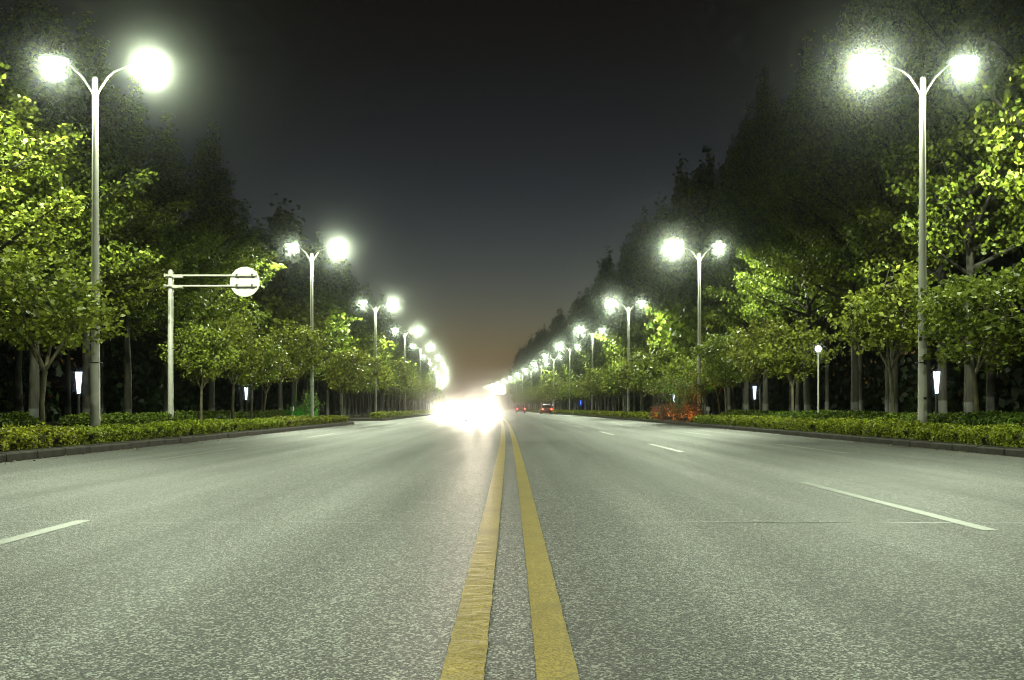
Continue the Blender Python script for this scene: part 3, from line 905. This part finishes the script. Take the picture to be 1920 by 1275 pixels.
floodlight(10.0, 47.4, (1.0, 0.28, 0.04), (10.6, 49.0, 1.2), 190, 'orange floodlight at the near end of the lit shrub bed')
floodlight(10.4, 50.6, (0.05, 1.0, 0.05), (10.9, 52.0, 2.1), 260, 'green floodlight between the lit shrubs on the right')
shrub('low_shrub', 86, -11.6, 47.6, 0.7, 0.95, 70, 0.09, 'leaf_shrub', 'low shrub lit bright green behind the far end of the left hedge')
shrub('upright_shrub', 87, -11.4, 50.0, 0.6, 1.9, 70, 0.10, 'leaf_shrub', 'upright shrub lit bright green at the corner of the left side road')
floodlight(-11.3, 46.4, (0.05, 1.0, 0.08), (-11.6, 47.6, 0.7), 60, 'green floodlight behind the far end of the left hedge')
floodlight(-11.0, 49.0, (0.05, 1.0, 0.08), (-11.4, 50.0, 1.2), 70, 'green floodlight at the corner of the left side road')


# ------------------------------------------------------------------ cars
def car(paint_c, label, x, y, facing, hatch=False, bulb=None):
    """sedan; its front is at -Y before it is turned"""
    e = empty('car', (x + cx(y), y, 0.0), hx(y) + (0 if facing < 0 else math.pi))
    pm = simple('car_paint', paint_c, 0.25, 0.1, 0.03); pm.node_tree.nodes['Principled BSDF'].inputs['Coat Weight'].default_value = 0.6
    # (y, half width, z bottom, z top)
    secs = [(-2.28, 0.62, 0.34, 0.56), (-2.22, 0.74, 0.24, 0.66), (-2.05, 0.83, 0.20, 0.74), (-1.6, 0.87, 0.19, 0.83), (-0.95, 0.885, 0.19, 0.92),
            (-0.5, 0.89, 0.19, 0.95), (0.5, 0.89, 0.19, 0.97), (1.3, 0.885, 0.19, 0.98), (1.85, 0.86, 0.21, 0.97), (2.15, 0.80, 0.26, 0.92), (2.25, 0.68, 0.36, 0.78)]
    b = MB(); ring = []
    for yy, hw, z0, z1 in secs:
        sec = [(-hw * 0.86, z0), (hw * 0.86, z0), (hw * 0.97, z0 + 0.10), (hw, (z0 + z1) / 2), (hw * 0.97, z1 - 0.13), (hw * 0.84, z1 - 0.02), (0, z1 + 0.025), (-hw * 0.84, z1 - 0.02), (-hw * 0.97, z1 - 0.13), (-hw, (z0 + z1) / 2), (-hw * 0.97, z0 + 0.10)]
        ring.append([(p, yy, q) for p, q in sec])
    n = 11; vs = [p for r_ in ring for p in r_]
    b.add(vs, [(i * n + k, i * n + (k + 1) % n, (i + 1) * n + (k + 1) % n, (i + 1) * n + k) for i in range(len(ring) - 1) for k in range(n)] + [tuple(range(n))[::-1], tuple(range(len(vs) - n, len(vs)))], 0, True)
    b.build('body', pm, e)
    back = 1.75 if hatch else 1.45
    cab = [(-0.95, 0.76, 0.90), (-0.25, 0.62, 1.38), (0.15, 0.60, 1.45), (0.75, 0.60, 1.43), (back - 0.35 if hatch else 0.95, 0.58, 1.36 if hatch else 1.40), (back, 0.72, 0.95)]
    g_ = MB(); rr = []
    for yy, hw, z in cab:
        rr.append([(-0.78, yy, 0.90), (-hw, yy, z - 0.05), (-hw * 0.85, yy, z), (hw * 0.85, yy, z), (hw, yy, z - 0.05), (0.78, yy, 0.90)])
    n = 6; vs = [p for r_ in rr for p in r_]
    g_.add(vs, [(i * n + k, i * n + k + 1, (i + 1) * n + k + 1, (i + 1) * n + k) for i in range(5) for k in range(5)])
    g_.build('windows', simple('car_glass', (0.01, 0.012, 0.014), 0.08, 0, 0.02), e)
    rf_ = MB(); r2 = [(-0.20, 0.56, 1.405), (0.15, 0.55, 1.462), (0.75, 0.55, 1.442), (1.0, 0.53, 1.40)]
    vs = [(s * hw, yy, z) for yy, hw, z in r2 for s in (-1, 1)]
    vs += [(a_, b_, c_ + 0.02) for a_, b_, c_ in vs]
    rf_.add(vs, [(8 + 2 * i, 8 + 2 * i + 1, 8 + 2 * i + 3, 8 + 2 * i + 2) for i in range(3)] + [(2 * i, 2 * i + 2, 10 + 2 * i, 8 + 2 * i) for i in range(3)] + [(2 * i + 1, 9 + 2 * i, 11 + 2 * i, 2 * i + 3) for i in range(3)] + [(0, 8, 9, 1), (6, 7, 15, 14)])
    rf_.build('roof', pm, e)
    for sx in (-1, 1):
        pl = MB(); pl.tube([(sx * 0.775, -0.93, 0.93), (sx * 0.60, -0.24, 1.40)], 0.03, 6); pl.build('pillar', pm, e)
        mi = MB(); mi.lathe([(0.02, -0.07), (0.10, -0.05), (0.12, 0.0), (0.10, 0.05), (0.02, 0.07)], 10, 0, (sx * 0.98, -0.66, 1.0), 0.9, 0.6); mi.build('mirror', pm, e)
        for yy in (-1.42, 1.38):
            wl_ = MB(); wl_.tube([(sx * 0.70, yy, 0.32), (sx * 0.88, yy, 0.32)], 0.32, 20); wh = wl_.build('wheel', M['dark'], e)
            ri = MB(); ri.tube([(sx * 0.882, yy, 0.32), (sx * 0.895, yy, 0.32)], 0.20, 14); ri.build('rim', M['head'], wh)
        hl = MB(); hl.lathe([(0.02, -0.07), (0.12, -0.05), (0.155, 0.0), (0.12, 0.05), (0.02, 0.07)], 14, 0, (sx * 0.60, -2.17, 0.60), 1.15, 0.75)
        hl.build('headlight', HEADGLASS, e)
        tl = MB(); tl.lathe([(0.02, -0.08), (0.12, -0.06), (0.15, 0.0), (0.12, 0.06), (0.02, 0.08)], 12, 0, (sx * 0.64, 2.16, 0.76), 1.1, 0.7); tl.build('taillight', TAILGLASS, e)
        lo = bpy.data.objects.new('headlight_bulb', bulb or HEADLIGHT); col.objects.link(lo); lo.parent = e
        lo.location = (sx * 0.60, -2.36, 0.62); lo.rotation_euler = (R(-90 + 1.0), 0, 0)
    gr = MB(); gr.box(-0.36, 0.36, -2.30, -2.2, 0.42, 0.54); gr.build('grille', M['dark'], e)
    nb = MB(); nb.box(-0.22, 0.22, -2.315, -2.302, 0.33, 0.41); nb.build('number_plate', M['signgrey'], e)
    tag(e, label, 'car', 'cars with their lights on')
    return e


HEADGLASS = emissive('headlight_glass', (1.0, 0.93, 0.80), 120.0, False)
TAILGLASS = emissive('taillight_glass', (1.0, 0.05, 0.02), 25.0)
HEADLIGHT = bpy.data.lights.new('headlight', 'SPOT'); HEADLIGHT.energy = HEAD_WATT; HEADLIGHT.color = (1.0, 0.86, 0.68)
HEADLIGHT.spot_size = R(40); HEADLIGHT.spot_blend = 1.0; HEADLIGHT.shadow_soft_size = 0.07
car((0.02, 0.02, 0.025), 'nearest oncoming car beside the yellow lines with dazzling headlights', -1.9, 62, -1)
car((0.03, 0.03, 0.03), 'second oncoming car beside the yellow lines, farther off', -1.8, 93, -1, True)
HEADDIM = HEADLIGHT.copy(); HEADDIM.energy = HEAD_WATT * 0.45
car((0.04, 0.02, 0.02), 'oncoming car in the middle left lane, headlights on', -5.1, 82, -1, False, HEADDIM)
car((0.03, 0.03, 0.03), 'car driving away in the outer right lane, red tail lights', 8.2, 135, 1, False, HEADDIM)
car((0.03, 0.02, 0.02), 'car driving away in the middle right lane, red tail lights', 5.4, 158, 1, True, HEADDIM)

# ------------------------------------------------------------------ lit board over the far right lanes
sb = empty('overhead_sign', (10.6 + cx(245), 245.0, VZ), hx(245))
p = MB(); p.lathe([(0.18, -0.1), (0.16, 7.3), (0.05, 7.4)], 12); p.build('post', M['pole'], sb)
for z in (5.6, 6.9):
    p = MB(); p.tube([(0, 0, z), (-7.4, 0, z)], 0.09, 8); p.build('arm', M['pole'], sb)
p = MB(); p.box(-7.2, -3.3, -0.30, -0.12, 4.7, 7.5); p.build('lit_board', emissive('lit_board', (1, 0.98, 0.95), 3.0), sb)
p = MB(); p.box(-2.9, -2.2, -0.26, -0.12, 5.0, 7.2); yp = p.build('side_panel', simple('yellow_panel', (0.6, 0.5, 0.1), 0.6), sb)
tag(sb, 'white glowing board on a post above the far right lanes', 'sign')

# ------------------------------------------------------------------ the hazy night air
hz = MB(); hz.box(-110, 110, -75, 700, -1.06, 29.5)
ho = hz.build('haze', [])
hm = bpy.data.materials.new('haze'); hm.use_nodes = True
hn = hm.node_tree.nodes; hn.remove(hn['Principled BSDF'])
vols = []
for dens, g_a, tint in ((HAZE_BLOOM, 0.9973, (0.90, 0.97, 0.92)), (HAZE, 0.80, (0.97, 0.93, 0.88))):      # forward scatter added to imitate bloom round the lamps, and fine dust
    pv = hn.new('ShaderNodeVolumePrincipled'); pv.inputs['Color'].default_value = (*tint, 1)
    pv.inputs['Density'].default_value = dens; pv.inputs['Anisotropy'].default_value = g_a; vols.append(pv)
av = hn.new('ShaderNodeAddShader')
hm.node_tree.links.new(vols[0].outputs[0], av.inputs[0]); hm.node_tree.links.new(vols[1].outputs[0], av.inputs[1])
hm.node_tree.links.new(av.outputs[0], hn['Material Output'].inputs['Volume'])
hm.cycles.volume_sampling = 'DISTANCE'
ho.data.materials.append(hm)
tag(ho, 'thin haze in the night air with added lamp bloom', 'haze', kind='stuff')
